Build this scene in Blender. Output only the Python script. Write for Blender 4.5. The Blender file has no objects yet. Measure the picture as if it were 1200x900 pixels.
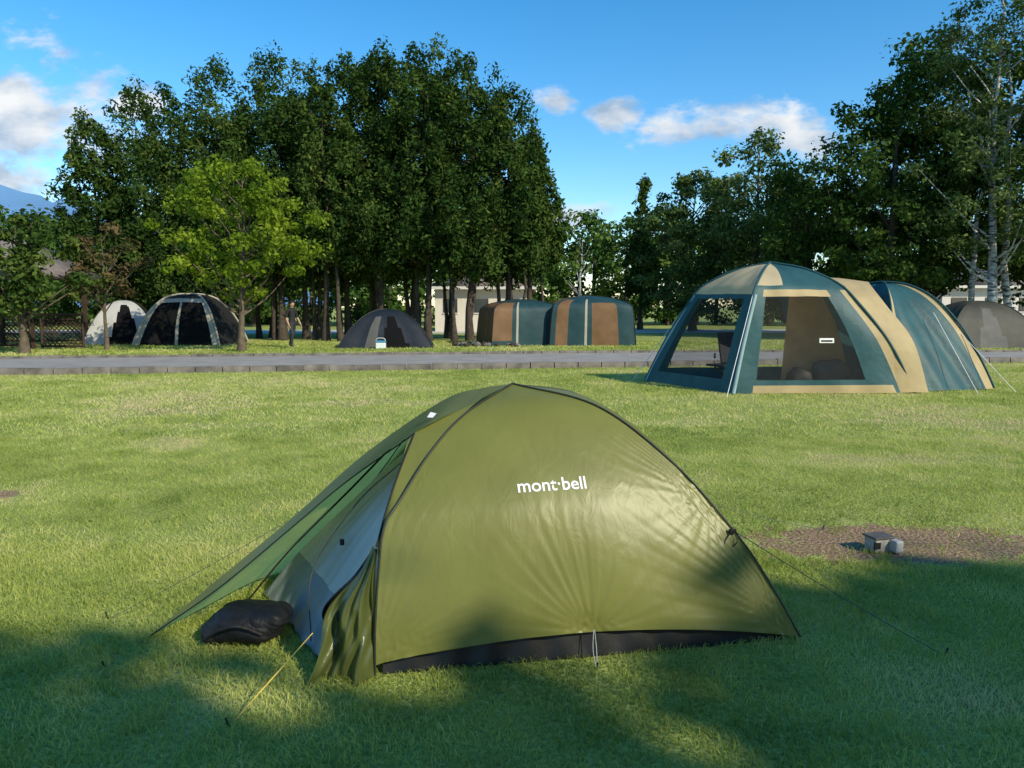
import bpy, math, random
import numpy as np
from mathutils import Vector, Matrix
from mathutils.bvhtree import BVHTree
random.seed(4); RNG=np.random.default_rng(7)
scene=bpy.context.scene
# ------------------------------------------------------------------ helpers
def link(o,parent=None):
    scene.collection.objects.link(o)
    if parent is not None: o.parent=parent
    return o
def empty(name):
    e=bpy.data.objects.new(name,None); link(e); return e
def mesh_np(name,verts,quads=None,tris=None,mats=(),midx=None,rnd=None,smooth=False,parent=None):
    me=bpy.data.meshes.new(name)
    verts=np.asarray(verts,dtype=np.float32)
    nq=0 if quads is None else len(quads); nt=0 if tris is None else len(tris)
    me.vertices.add(len(verts)); me.vertices.foreach_set("co",verts.ravel())
    parts=[];
    if nq: parts.append(np.asarray(quads,dtype=np.int32).ravel())
    if nt: parts.append(np.asarray(tris,dtype=np.int32).ravel())
    loops=np.concatenate(parts)
    me.loops.add(len(loops)); me.loops.foreach_set("vertex_index",loops)
    starts=np.concatenate([np.arange(nq,dtype=np.int32)*4, nq*4+np.arange(nt,dtype=np.int32)*3])
    me.polygons.add(nq+nt); me.polygons.foreach_set("loop_start",starts)
    if midx is not None: me.polygons.foreach_set("material_index",np.asarray(midx,dtype=np.int32))
    me.update(calc_edges=True)
    if smooth: me.polygons.foreach_set("use_smooth",np.ones(nq+nt,dtype=bool))
    for m in mats: me.materials.append(m)
    if rnd is not None:
        a=me.attributes.new("rnd",'FLOAT','POINT'); a.data.foreach_set("value",np.asarray(rnd,dtype=np.float32))
    me.validate()
    o=bpy.data.objects.new(name,me); link(o,parent); return o
def crom(pts,n):
    P=np.array(pts,float)
    if len(P)==2:
        t=np.linspace(0,1,n)[:,None]; return P[0]*(1-t)+P[1]*t
    Q=np.vstack([2*P[0]-P[1],P,2*P[-1]-P[-2]])
    out=[]
    for i in range(len(P)-1):
        p0,p1,p2,p3=Q[i:i+4]
        for t in np.linspace(0,1,24,endpoint=False):
            out.append(.5*((2*p1)+(-p0+p2)*t+(2*p0-5*p1+4*p2-p3)*t*t+(-p0+3*p1-3*p2+p3)*t**3))
    out.append(P[-1]); out=np.array(out)
    d=np.r_[0,np.cumsum(np.linalg.norm(np.diff(out,axis=0),axis=1))]
    u=np.linspace(0,d[-1],n)
    return np.stack([np.interp(u,d,out[:,k]) for k in range(3)],1)
def grid_quads(n,m):
    i,j=np.meshgrid(np.arange(n-1),np.arange(m-1),indexing='ij')
    a=(i*m+j).ravel(); return np.stack([a,a+1,a+m+1,a+m],1)
def patch(name,L,R,n,m,mats,parent,disp=None,matfn=None,base=None,flip=False):
    A=crom(L,n);B=crom(R,n)
    s=np.linspace(0,1,m); t=np.linspace(0,1,n)
    V=A[:,None,:]*(1-s)[None,:,None]+B[:,None,:]*s[None,:,None]
    S,T=np.meshgrid(s,t)
    if base is not None: V=V+base(S,T)
    if disp is not None:
        dt=np.gradient(V,axis=0);ds=np.gradient(V,axis=1)
        N=np.cross(ds,dt); N/= (np.linalg.norm(N,axis=2,keepdims=True)+1e-9)
        V=V+N*disp(S,T)[:,:,None]
    q=grid_quads(n,m); mi=None
    if flip: q=q[:,::-1]
    if matfn is not None:
        sc=(s[:-1]+s[1:])/2; tc=(t[:-1]+t[1:])/2
        mi=[matfn(a,b) for b in tc for a in sc]
    return mesh_np(name,V.reshape(-1,3),quads=q,mats=mats,midx=mi,smooth=True,parent=parent)
def tube_arr(pts,radii,k=6):
    P=np.array(pts,float); n=len(P); r=np.broadcast_to(np.array(radii,float),(n,))
    T=np.gradient(P,axis=0); T/=np.linalg.norm(T,axis=1,keepdims=True)+1e-9
    ref=np.tile(np.array([[0.3,0.2,1.0]]),(n,1))
    if abs(T[:,2]).mean()>.75: ref=np.tile(np.array([[1.0,0.1,0.1]]),(n,1))
    U=np.cross(T,ref);U/=np.linalg.norm(U,axis=1,keepdims=True)+1e-9; W=np.cross(T,U)
    a=np.arange(k)*2*np.pi/k
    V=P[:,None,:]+r[:,None,None]*(np.cos(a)[None,:,None]*U[:,None,:]+np.sin(a)[None,:,None]*W[:,None,:])
    q=[]
    for i in range(n-1):
        for j in range(k):
            q.append((i*k+j,i*k+(j+1)%k,(i+1)*k+(j+1)%k,(i+1)*k+j))
    return V.reshape(-1,3),np.array(q)
def tube(name,pts,r,mat,parent,k=6,smooth=True):
    V,q=tube_arr(pts,r,k); return mesh_np(name,V,quads=q,mats=[mat],smooth=smooth,parent=parent)
def box(name,c,size,mat,parent,rot=0,bevel=0.0,tilt=None):
    import bmesh
    bm=bmesh.new(); bmesh.ops.create_cube(bm,size=1)
    bmesh.ops.scale(bm,vec=size,verts=bm.verts)
    if bevel>0: bmesh.ops.bevel(bm,geom=bm.edges[:],offset=bevel,segments=2,affect='EDGES',profile=.5)
    me=bpy.data.meshes.new(name); bm.to_mesh(me); bm.free(); me.materials.append(mat)
    o=bpy.data.objects.new(name,me); link(o,parent); o.location=c
    o.rotation_euler=tilt if tilt else (0,0,rot); return o
# ------------------------------------------------------------------ materials
def newmat(name):
    m=bpy.data.materials.new(name); m.use_nodes=True
    nt=m.node_tree; nt.nodes.clear(); out=nt.nodes.new('ShaderNodeOutputMaterial'); return m,nt,out
def N(nt,t,**kw):
    n=nt.nodes.new(t)
    for k,v in kw.items(): setattr(n,k,v)
    return n
def ramp(nt,stops):
    r=nt.nodes.new('ShaderNodeValToRGB'); e=r.color_ramp.elements
    e[0].position=stops[0][0]; e[0].color=(*stops[0][1],1); e[1].position=stops[-1][0]; e[1].color=(*stops[-1][1],1)
    for p,c in stops[1:-1]:
        x=e.new(p); x.color=(*c,1)
    return r
def solid(name,col,rough=.7,var=.2,scale=8,bump=.15,bscale=40,spec=.3,metal=0,trans=0):
    m,nt,out=newmat(name)
    tc=N(nt,'ShaderNodeTexCoord'); no=N(nt,'ShaderNodeTexNoise'); no.inputs['Scale'].default_value=scale; no.inputs['Detail'].default_value=4
    nt.links.new(tc.outputs['Object'],no.inputs['Vector'])
    c=np.array(col); rp=ramp(nt,[(.3,tuple(c*(1-var))),(.7,tuple(np.minimum(c*(1+var),1)))])
    nt.links.new(no.outputs['Fac'],rp.inputs[0])
    b=N(nt,'ShaderNodeBsdfPrincipled'); b.inputs['Roughness'].default_value=rough; b.inputs['Metallic'].default_value=metal
    b.inputs['Specular IOR Level'].default_value=spec
    nt.links.new(rp.outputs[0],b.inputs['Base Color'])
    n2=N(nt,'ShaderNodeTexNoise'); n2.inputs['Scale'].default_value=bscale; n2.inputs['Detail'].default_value=4
    nt.links.new(tc.outputs['Object'],n2.inputs['Vector'])
    bu=N(nt,'ShaderNodeBump'); bu.inputs['Strength'].default_value=bump; bu.inputs['Distance'].default_value=.02
    nt.links.new(n2.outputs['Fac'],bu.inputs['Height']); nt.links.new(bu.outputs[0],b.inputs['Normal'])
    if trans>0:
        tr=N(nt,'ShaderNodeBsdfTranslucent'); nt.links.new(rp.outputs[0],tr.inputs['Color'])
        mx=N(nt,'ShaderNodeMixShader'); mx.inputs[0].default_value=trans
        nt.links.new(b.outputs[0],mx.inputs[1]); nt.links.new(tr.outputs[0],mx.inputs[2]); nt.links.new(mx.outputs[0],out.inputs[0])
    else: nt.links.new(b.outputs[0],out.inputs[0])
    return m
def netting(name,col,alpha):
    m,nt,out=newmat(name)
    d=N(nt,'ShaderNodeBsdfDiffuse'); d.inputs[0].default_value=(*col,1)
    t=N(nt,'ShaderNodeBsdfTransparent'); mx=N(nt,'ShaderNodeMixShader'); mx.inputs[0].default_value=alpha
    nt.links.new(t.outputs[0],mx.inputs[1]); nt.links.new(d.outputs[0],mx.inputs[2]); nt.links.new(mx.outputs[0],out.inputs[0])
    return m
def leafmat(name,stops,trans=.3,rough=.55):
    m,nt,out=newmat(name)
    at=N(nt,'ShaderNodeAttribute',attribute_name='rnd')
    rp=ramp(nt,stops); nt.links.new(at.outputs['Fac'],rp.inputs[0])
    b=N(nt,'ShaderNodeBsdfDiffuse'); tr=N(nt,'ShaderNodeBsdfTranslucent')
    nt.links.new(rp.outputs[0],b.inputs['Color']); nt.links.new(rp.outputs[0],tr.inputs['Color'])
    mx=N(nt,'ShaderNodeMixShader'); mx.inputs[0].default_value=trans
    nt.links.new(b.outputs[0],mx.inputs[1]); nt.links.new(tr.outputs[0],mx.inputs[2]); nt.links.new(mx.outputs[0],out.inputs[0])
    return m
bark=solid('bark_dark',(.06,.047,.036),.95,.35,6,.6,25)
bark2=solid('bark_brown',(.11,.085,.06),.95,.35,6,.6,25)
def birchmat():
    m,nt,out=newmat('birch_bark')
    tc=N(nt,'ShaderNodeTexCoord'); mp=N(nt,'ShaderNodeMapping'); mp.inputs['Scale'].default_value=(2,2,9)
    no=N(nt,'ShaderNodeTexNoise'); no.inputs['Scale'].default_value=1.6; no.inputs['Detail'].default_value=6
    nt.links.new(tc.outputs['Object'],mp.inputs[0]); nt.links.new(mp.outputs[0],no.inputs['Vector'])
    rp=ramp(nt,[(.40,(.05,.045,.04)),(.48,(.36,.35,.33)),(.7,(.58,.57,.54))]); nt.links.new(no.outputs['Fac'],rp.inputs[0])
    b=N(nt,'ShaderNodeBsdfPrincipled'); b.inputs['Roughness'].default_value=.8
    nt.links.new(rp.outputs[0],b.inputs['Base Color']); nt.links.new(b.outputs[0],out.inputs[0]); return m
birch=birchmat()
L_cedar=leafmat('cedar_leaves',[(0,(.016,.038,.010)),(.5,(.044,.086,.019)),(.85,(.095,.14,.030)),(1,(.17,.17,.05))],.24)
L_maple=leafmat('maple_leaves',[(0,(.08,.14,.012)),(.5,(.18,.27,.024)),(1,(.33,.41,.045))],.48)
L_decid=leafmat('deciduous_leaves',[(0,(.018,.044,.010)),(.5,(.048,.092,.020)),(1,(.12,.17,.035))],.30)
L_birch=leafmat('birch_leaves',[(0,(.035,.065,.022)),(.5,(.075,.13,.036)),(1,(.17,.22,.07))],.3)
L_far=leafmat('far_leaves',[(0,(.03,.07,.02)),(.5,(.07,.14,.030)),(1,(.16,.23,.05))],.28)
L_red=leafmat('plum_leaves',[(0,(.05,.06,.02)),(.5,(.11,.10,.04)),(1,(.20,.12,.07))],.3)
# ------------------------------------------------------------------ sun / world / camera
h=Vector((0.74,-0.67,0)).normalized(); elev=math.radians(34)
sund=Vector((h.x*math.cos(elev),h.y*math.cos(elev),math.sin(elev)))
sl=bpy.data.lights.new('sun','SUN'); sl.energy=5.0; sl.angle=math.radians(.55); sl.color=(1,.90,.69)
so=bpy.data.objects.new('sun',sl); link(so); so.rotation_euler=sund.to_track_quat('Z','Y').to_euler()
w=bpy.data.worlds.new('World'); scene.world=w; w.use_nodes=True; nt=w.node_tree; nt.nodes.clear()
wo=N(nt,'ShaderNodeOutputWorld'); sky=N(nt,'ShaderNodeTexSky',sky_type='NISHITA'); sky.sun_disc=False
sky.sun_elevation=elev; sky.sun_rotation=math.atan2(h.x,h.y); sky.air_density=1.0; sky.dust_density=.3; sky.ozone_density=2.5
hs=N(nt,'ShaderNodeHueSaturation'); hs.inputs['Saturation'].default_value=1.38; hs.inputs['Value'].default_value=1.35; hs.inputs['Hue'].default_value=.495; nt.links.new(sky.outputs[0],hs.inputs['Color'])
bg=N(nt,'ShaderNodeBackground'); bg.inputs[1].default_value=.15; nt.links.new(hs.outputs[0],bg.inputs[0])
tc=N(nt,'ShaderNodeTexCoord'); sx=N(nt,'ShaderNodeSeparateXYZ'); nt.links.new(tc.outputs['Generated'],sx.inputs[0])
def M(op,a,b=None,c=None,clamp=False):
    n=N(nt,'ShaderNodeMath',operation=op); n.use_clamp=clamp
    for i,v in enumerate((a,b,c)):
        if v is None: continue
        if isinstance(v,(int,float)): n.inputs[i].default_value=v
        else: nt.links.new(v,n.inputs[i])
    return n.outputs[0]
yy=M('MAXIMUM',sx.outputs[1],.05); U=M('DIVIDE',sx.outputs[0],yy); Vv=M('DIVIDE',sx.outputs[2],yy)
cmb=N(nt,'ShaderNodeCombineXYZ'); nt.links.new(U,cmb.inputs[0]); nt.links.new(M('MULTIPLY',Vv,1.9),cmb.inputs[1])
n1=N(nt,'ShaderNodeTexNoise'); n1.inputs['Scale'].default_value=9; n1.inputs['Detail'].default_value=7; n1.inputs['Roughness'].default_value=.60
nt.links.new(cmb.outputs[0],n1.inputs['Vector'])
n2=N(nt,'ShaderNodeTexNoise'); n2.inputs['Scale'].default_value=12; n2.inputs['Detail'].default_value=5
ad=N(nt,'ShaderNodeVectorMath',operation='ADD'); ad.inputs[1].default_value=(.02,.05,3); nt.links.new(cmb.outputs[0],ad.inputs[0]); nt.links.new(ad.outputs[0],n2.inputs['Vector'])
mask=None
for cu,cv,ru,rv in [(-.67,.24,.21,.10),(-.72,.17,.20,.09),(-.66,.115,.16,.06),(.28,.232,.13,.034),(.38,.215,.06,.02),(.135,.25,.04,.03),(.055,.267,.034,.022),(.062,.115,.08,.03),(-.49,.262,.05,.03),(-1.3,.3,.3,.1),(.9,.15,.2,.04)]:
    a=M('DIVIDE',M('SUBTRACT',U,cu),ru); b=M('DIVIDE',M('SUBTRACT',Vv,cv),rv)
    r=M('SQRT',M('ADD',M('MULTIPLY',a,a),M('MULTIPLY',b,b)))
    mm=M('SUBTRACT',1.0,r)
    mask=mm if mask is None else M('MAXIMUM',mask,mm)
mask=M('MAXIMUM',mask,-.8)
dens=M('ADD',M('MULTIPLY',mask,.85),M('MULTIPLY',M('SUBTRACT',n1.outputs['Fac'],.5),2.8))
cf=N(nt,'ShaderNodeMapRange',interpolation_type='SMOOTHSTEP'); cf.inputs['From Min'].default_value=.0; cf.inputs['From Max'].default_value=.6; nt.links.new(dens,cf.inputs['Value'])
front=M('GREATER_THAN',sx.outputs[1],.06)
cfac=M('MULTIPLY',M('MULTIPLY',cf.outputs[0],front),.95)
crp=ramp(nt,[(.35,(.36,.49,.66)),(.52,(.74,.79,.85)),(.66,(.97,.97,.96))]); nt.links.new(n2.outputs['Fac'],crp.inputs[0])
bg2=N(nt,'ShaderNodeBackground'); bg2.inputs[1].default_value=1.0; nt.links.new(crp.outputs[0],bg2.inputs[0])
mx=N(nt,'ShaderNodeMixShader'); nt.links.new(cfac,mx.inputs[0]); nt.links.new(bg.outputs[0],mx.inputs[1]); nt.links.new(bg2.outputs[0],mx.inputs[2]); nt.links.new(mx.outputs[0],wo.inputs[0])
cam=bpy.data.cameras.new('camera'); co=bpy.data.objects.new('camera',cam); link(co); co.location=(0,0,1.5)
co.rotation_euler=(math.radians(90-5.9),0,0); cam.sensor_width=36; cam.lens=36*870/1200; cam.clip_end=12000; cam.clip_start=.05
scene.camera=co
scene.view_settings.view_transform='Standard'; scene.view_settings.look='None'; scene.view_settings.exposure=0

# ------------------------------------------------------------------ ground
DIRT=[(2.50,4.60,.86,.36),(-4.35,5.85,.35,.15)]
DRY=[(-3.6,8.0,.9,.5),(-5.2,10.6,1.6,.6),(-4.3,5.8,.9,.4),(-3.9,9.3,.8,.3),(1.5,9.5,1.6,.5),(3.8,7.2,1.0,.4),(-1.8,11.5,2,.5),(6.0,9.5,1.5,.6)]
def groundmat():
    m,nt,out=newmat('lawn_soil')
    tc=N(nt,'ShaderNodeTexCoord')
    no=N(nt,'ShaderNodeTexNoise'); no.inputs['Scale'].default_value=.9; no.inputs['Detail'].default_value=6; nt.links.new(tc.outputs['Object'],no.inputs['Vector'])
    no2=N(nt,'ShaderNodeTexNoise'); no2.inputs['Scale'].default_value=45; no2.inputs['Detail'].default_value=5; nt.links.new(tc.outputs['Object'],no2.inputs['Vector'])
    g=ramp(nt,[(.3,(.26,.33,.08)),(.55,(.38,.44,.12)),(.75,(.54,.52,.20))]); nt.links.new(no.outputs['Fac'],g.inputs[0])
    g2=ramp(nt,[(.3,(.5,.5,.5)),(.65,(1.0,1.0,1.0))]); nt.links.new(no2.outputs['Fac'],g2.inputs[0])
    mu=N(nt,'ShaderNodeMix',data_type='RGBA',blend_type='MULTIPLY'); mu.inputs[0].default_value=1; nt.links.new(g.outputs[0],mu.inputs[6]); nt.links.new(g2.outputs[0],mu.inputs[7])
    d=ramp(nt,[(.3,(.12,.07,.04)),(.5,(.27,.18,.11)),(.7,(.46,.34,.22))]); nt.links.new(no2.outputs['Fac'],d.inputs[0])
    sx=N(nt,'ShaderNodeSeparateXYZ'); nt.links.new(tc.outputs['Object'],sx.inputs[0])
    def MM(op,a,b=None):
        n=N(nt,'ShaderNodeMath',operation=op)
        for i,v in enumerate((a,b)):
            if v is None: continue
            if isinstance(v,(int,float)): n.inputs[i].default_value=v
            else: nt.links.new(v,n.inputs[i])
        return n.outputs[0]
    mask=None
    for cx,cy,rx,ry in DIRT:
        a=MM('DIVIDE',MM('SUBTRACT',sx.outputs[0],cx),rx); b=MM('DIVIDE',MM('SUBTRACT',sx.outputs[1],cy),ry)
        r=MM('SUBTRACT',1.25,MM('SQRT',MM('ADD',MM('MULTIPLY',a,a),MM('MULTIPLY',b,b))))
        mask=r if mask is None else MM('MAXIMUM',mask,r)
    no3=N(nt,'ShaderNodeTexNoise'); no3.inputs['Scale'].default_value=7; no3.inputs['Detail'].default_value=6; nt.links.new(tc.outputs['Object'],no3.inputs['Vector'])
    mask=MM('ADD',mask,MM('MULTIPLY',MM('SUBTRACT',no3.outputs['Fac'],.5),1.8))
    mr=N(nt,'ShaderNodeMapRange'); mr.inputs['From Max'].default_value=.25; nt.links.new(mask,mr.inputs['Value'])
    mx=N(nt,'ShaderNodeMix',data_type='RGBA'); nt.links.new(mr.outputs[0],mx.inputs[0]); nt.links.new(mu.outputs[2],mx.inputs[6]); nt.links.new(d.outputs[0],mx.inputs[7])
    b=N(nt,'ShaderNodeBsdfPrincipled'); b.inputs['Roughness'].default_value=1; b.inputs['Specular IOR Level'].default_value=.1
    nt.links.new(mx.outputs[2],b.inputs['Base Color'])
    bu=N(nt,'ShaderNodeBump'); bu.inputs['Strength'].default_value=.8; bu.inputs['Distance'].default_value=.03; nt.links.new(no2.outputs['Fac'],bu.inputs['Height']); nt.links.new(bu.outputs[0],b.inputs['Normal'])
    nt.links.new(b.outputs[0],out.inputs[0]); return m
S=5000
mesh_np('ground',[(-S,-S,0),(S,-S,0),(S,S,0),(-S,S,0)],quads=[(0,1,2,3)],mats=[groundmat()])
near=crom([(-60,8.6,0),(-11.3,16.3,0),(3.4,18.6,0),(12.8,20,0),(60,24,0)],90)
far=crom([(-60,14,0),(-15,21.6,0),(5,24.6,0),(16,24.9,0),(60,27,0)],90)
asph=solid('asphalt',(.29,.275,.255),.9,.15,1.5,.4,90)
V=[];
for a,b in zip(near,far): V+= [(a[0],a[1],.006),(b[0],b[1],.006)]
mesh_np('road',V,quads=[(2*i,2*i+2,2*i+3,2*i+1) for i in range(89)],mats=[asph])
conc=solid('kerb_concrete',(.13,.12,.105),.9,.45,3,.5,60)
def kerb(name,line,side,hgt):
    d=np.r_[0,np.cumsum(np.linalg.norm(np.diff(line,axis=0),axis=1))]
    Vs=[];Q=[]
    u=0
    while u<d[-1]-.7:
        p=np.array([np.interp(u+.012,d,line[:,k]) for k in range(3)]);q=np.array([np.interp(u+.588,d,line[:,k]) for k in range(3)])
        t=(q-p)/np.linalg.norm(q-p); n=np.array([-t[1],t[0],0])*.15*side; hh=hgt+random.uniform(-.012,.012); b=len(Vs)
        for pt in (p,q):
            Vs+= [pt-n*.02, pt+[0,0,hh-.02]-n*.02, pt+[0,0,hh]+n*.12, pt+[0,0,hh]+n*.9, pt+[0,0,hh-.02]+n, pt+n]
        for i in range(5): Q.append((b+i,b+i+1,b+i+7,b+i+6))
        Q.append((b,b+1,b+4,b+5));Q.append((b+1,b+2,b+3,b+4));Q.append((b+6,b+7,b+10,b+11));Q.append((b+7,b+8,b+9,b+10))
        u+=.6
    return mesh_np(name,Vs,quads=Q,mats=[conc])
kerb('kerb',near,1,.15); kerb('kerb',far,1,.08)
mesh_np('path',[(-80,40,.006),(80,46,.006),(80,53,.006),(-80,47,.006)],quads=[(0,1,2,3)],mats=[solid('path_gravel',(.48,.46,.41),.95,.15,1,.3,60)])
mv=[];nx=60
for i in range(nx):
    x=-6000+i*5200/(nx-1)
    ridge=np.interp(x,[-6000,-3600,-2900,-2500,-2150,-1600,-800],[720,700,670,600,510,380,60])+22*math.sin(i*1.1)+12*math.sin(i*2.7)
    for j in range(8):
        f=j/7; mv.append((x+40*math.sin(i+j*2),3300+f*900,max(0,ridge*1.0*f**.9)-1))
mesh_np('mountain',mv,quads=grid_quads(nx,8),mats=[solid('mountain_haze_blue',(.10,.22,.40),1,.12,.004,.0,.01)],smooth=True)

# ------------------------------------------------------------------ grass
def vnoise(x,y,sc,seed):
    r=np.random.default_rng(seed); G=r.random((256,256)); x=x*sc+100;y=y*sc+100
    xi=np.floor(x).astype(int);yi=np.floor(y).astype(int);fx=x-xi;fy=y-yi;fx=fx*fx*(3-2*fx);fy=fy*fy*(3-2*fy)
    g=lambda a,b:G[a%256,b%256]
    return (g(xi,yi)*(1-fx)+g(xi+1,yi)*fx)*(1-fy)+(g(xi,yi+1)*(1-fx)+g(xi+1,yi+1)*fx)*fy
L_grass=leafmat('grass_blades',[(0,(.17,.24,.05)),(.3,(.35,.42,.09)),(.6,(.56,.60,.17)),(.85,(.74,.68,.32)),(1,(.76,.60,.36))],.45,rough=.5)
def blades(name,y0,y1,dens,hgt,wid,parent,seed,two=True,ymask=None):
    r=np.random.default_rng(seed)
    W1=.74*y1+1.2; n=int(dens*2*W1*(y1-y0)); x=r.uniform(-W1,W1,n); y=r.uniform(y0,y1,n)
    k=np.abs(x)<.74*y+1.2
    for cx,cy,rx,ry in DIRT:
        e=np.sqrt(((x-cx)/rx)**2+((y-cy)/ry)**2)+(vnoise(x,y,5,3)-.5)*.9+(vnoise(x,y,14,13)-.5)*.7
        k&=~((e<1.1)&(r.random(n)>.10))
    k&=~((x>-.62)&(x<1.22)&(y>2.98+.19*(x+.55))&(y<4.3))
    if ymask is not None: k&=ymask(x,y)
    x=x[k];y=y[k];n=len(x)
    cl=vnoise(x,y,1.1,5)*.45+vnoise(x,y,4.5,6)*.40+vnoise(x,y,.35,8)*.45
    dry=np.zeros(n)
    for cx,cy,rx,ry in DRY:
        e=np.sqrt(((x-cx)/rx)**2+((y-cy)/ry)**2)+(vnoise(x,y,3,23)-.5)*1.0
        dry=np.maximum(dry,np.clip(1.2-e,0,1))
    hh=hgt*(.45+.9*r.random(n))*(.6+.7*vnoise(x,y,6,9))*(1-.4*dry); ww=wid*(.6+.8*r.random(n))
    a=r.uniform(0,2*np.pi,n); dx=np.cos(a)*ww;dy=np.sin(a)*ww
    lean=r.uniform(.2,1.5,n); b=r.uniform(0,2*np.pi,n); lx=np.cos(b)*lean*hh;ly=np.sin(b)*lean*hh
    rnd=np.clip((cl-.33)*1.0+.36*r.random(n)+(r.random(n)>.95)*.3+dry*.5,0,1)
    z=np.zeros(n)-.002
    if two:
        Vx=np.stack([np.stack([x-dx,y-dy,z],1),np.stack([x+dx,y+dy,z],1),np.stack([x+dx*.7+lx*.35,y+dy*.7+ly*.35,hh*.6],1),np.stack([x-dx*.7+lx*.35,y-dy*.7+ly*.35,hh*.6],1),np.stack([x+lx,y+ly,hh],1)],1).reshape(-1,3)
        i=np.arange(n)*5
        return mesh_np(name,Vx,quads=np.stack([i,i+1,i+2,i+3],1),tris=np.stack([i+3,i+2,i+4],1),mats=[L_grass],rnd=np.repeat(rnd,5),parent=parent)
    Vx=np.stack([np.stack([x-dx,y-dy,z],1),np.stack([x+dx,y+dy,z],1),np.stack([x+lx,y+ly,hh],1)],1).reshape(-1,3); i=np.arange(n)*3
    return mesh_np(name,Vx,tris=np.stack([i,i+1,i+2],1),mats=[L_grass],rnd=np.repeat(rnd,3),parent=parent)
ge=empty('grass')
blades('blades_near',1.3,4.6,9500,.027,.0020,ge,1)
blades('blades_mid',4.6,8.5,4000,.028,.003,ge,2,two=False)
nl=lambda x:np.interp(x,near[:,0],near[:,1]); fl=lambda x:np.interp(x,far[:,0],far[:,1])
blades('blades_lawn',8.5,20.5,850,.036,.007,ge,3,two=False,ymask=lambda x,y:y<nl(x)-.03)
blades('blades_verge',20.5,33,120,.06,.018,ge,4,two=False,ymask=lambda x,y:y>fl(x)+.2)

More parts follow.
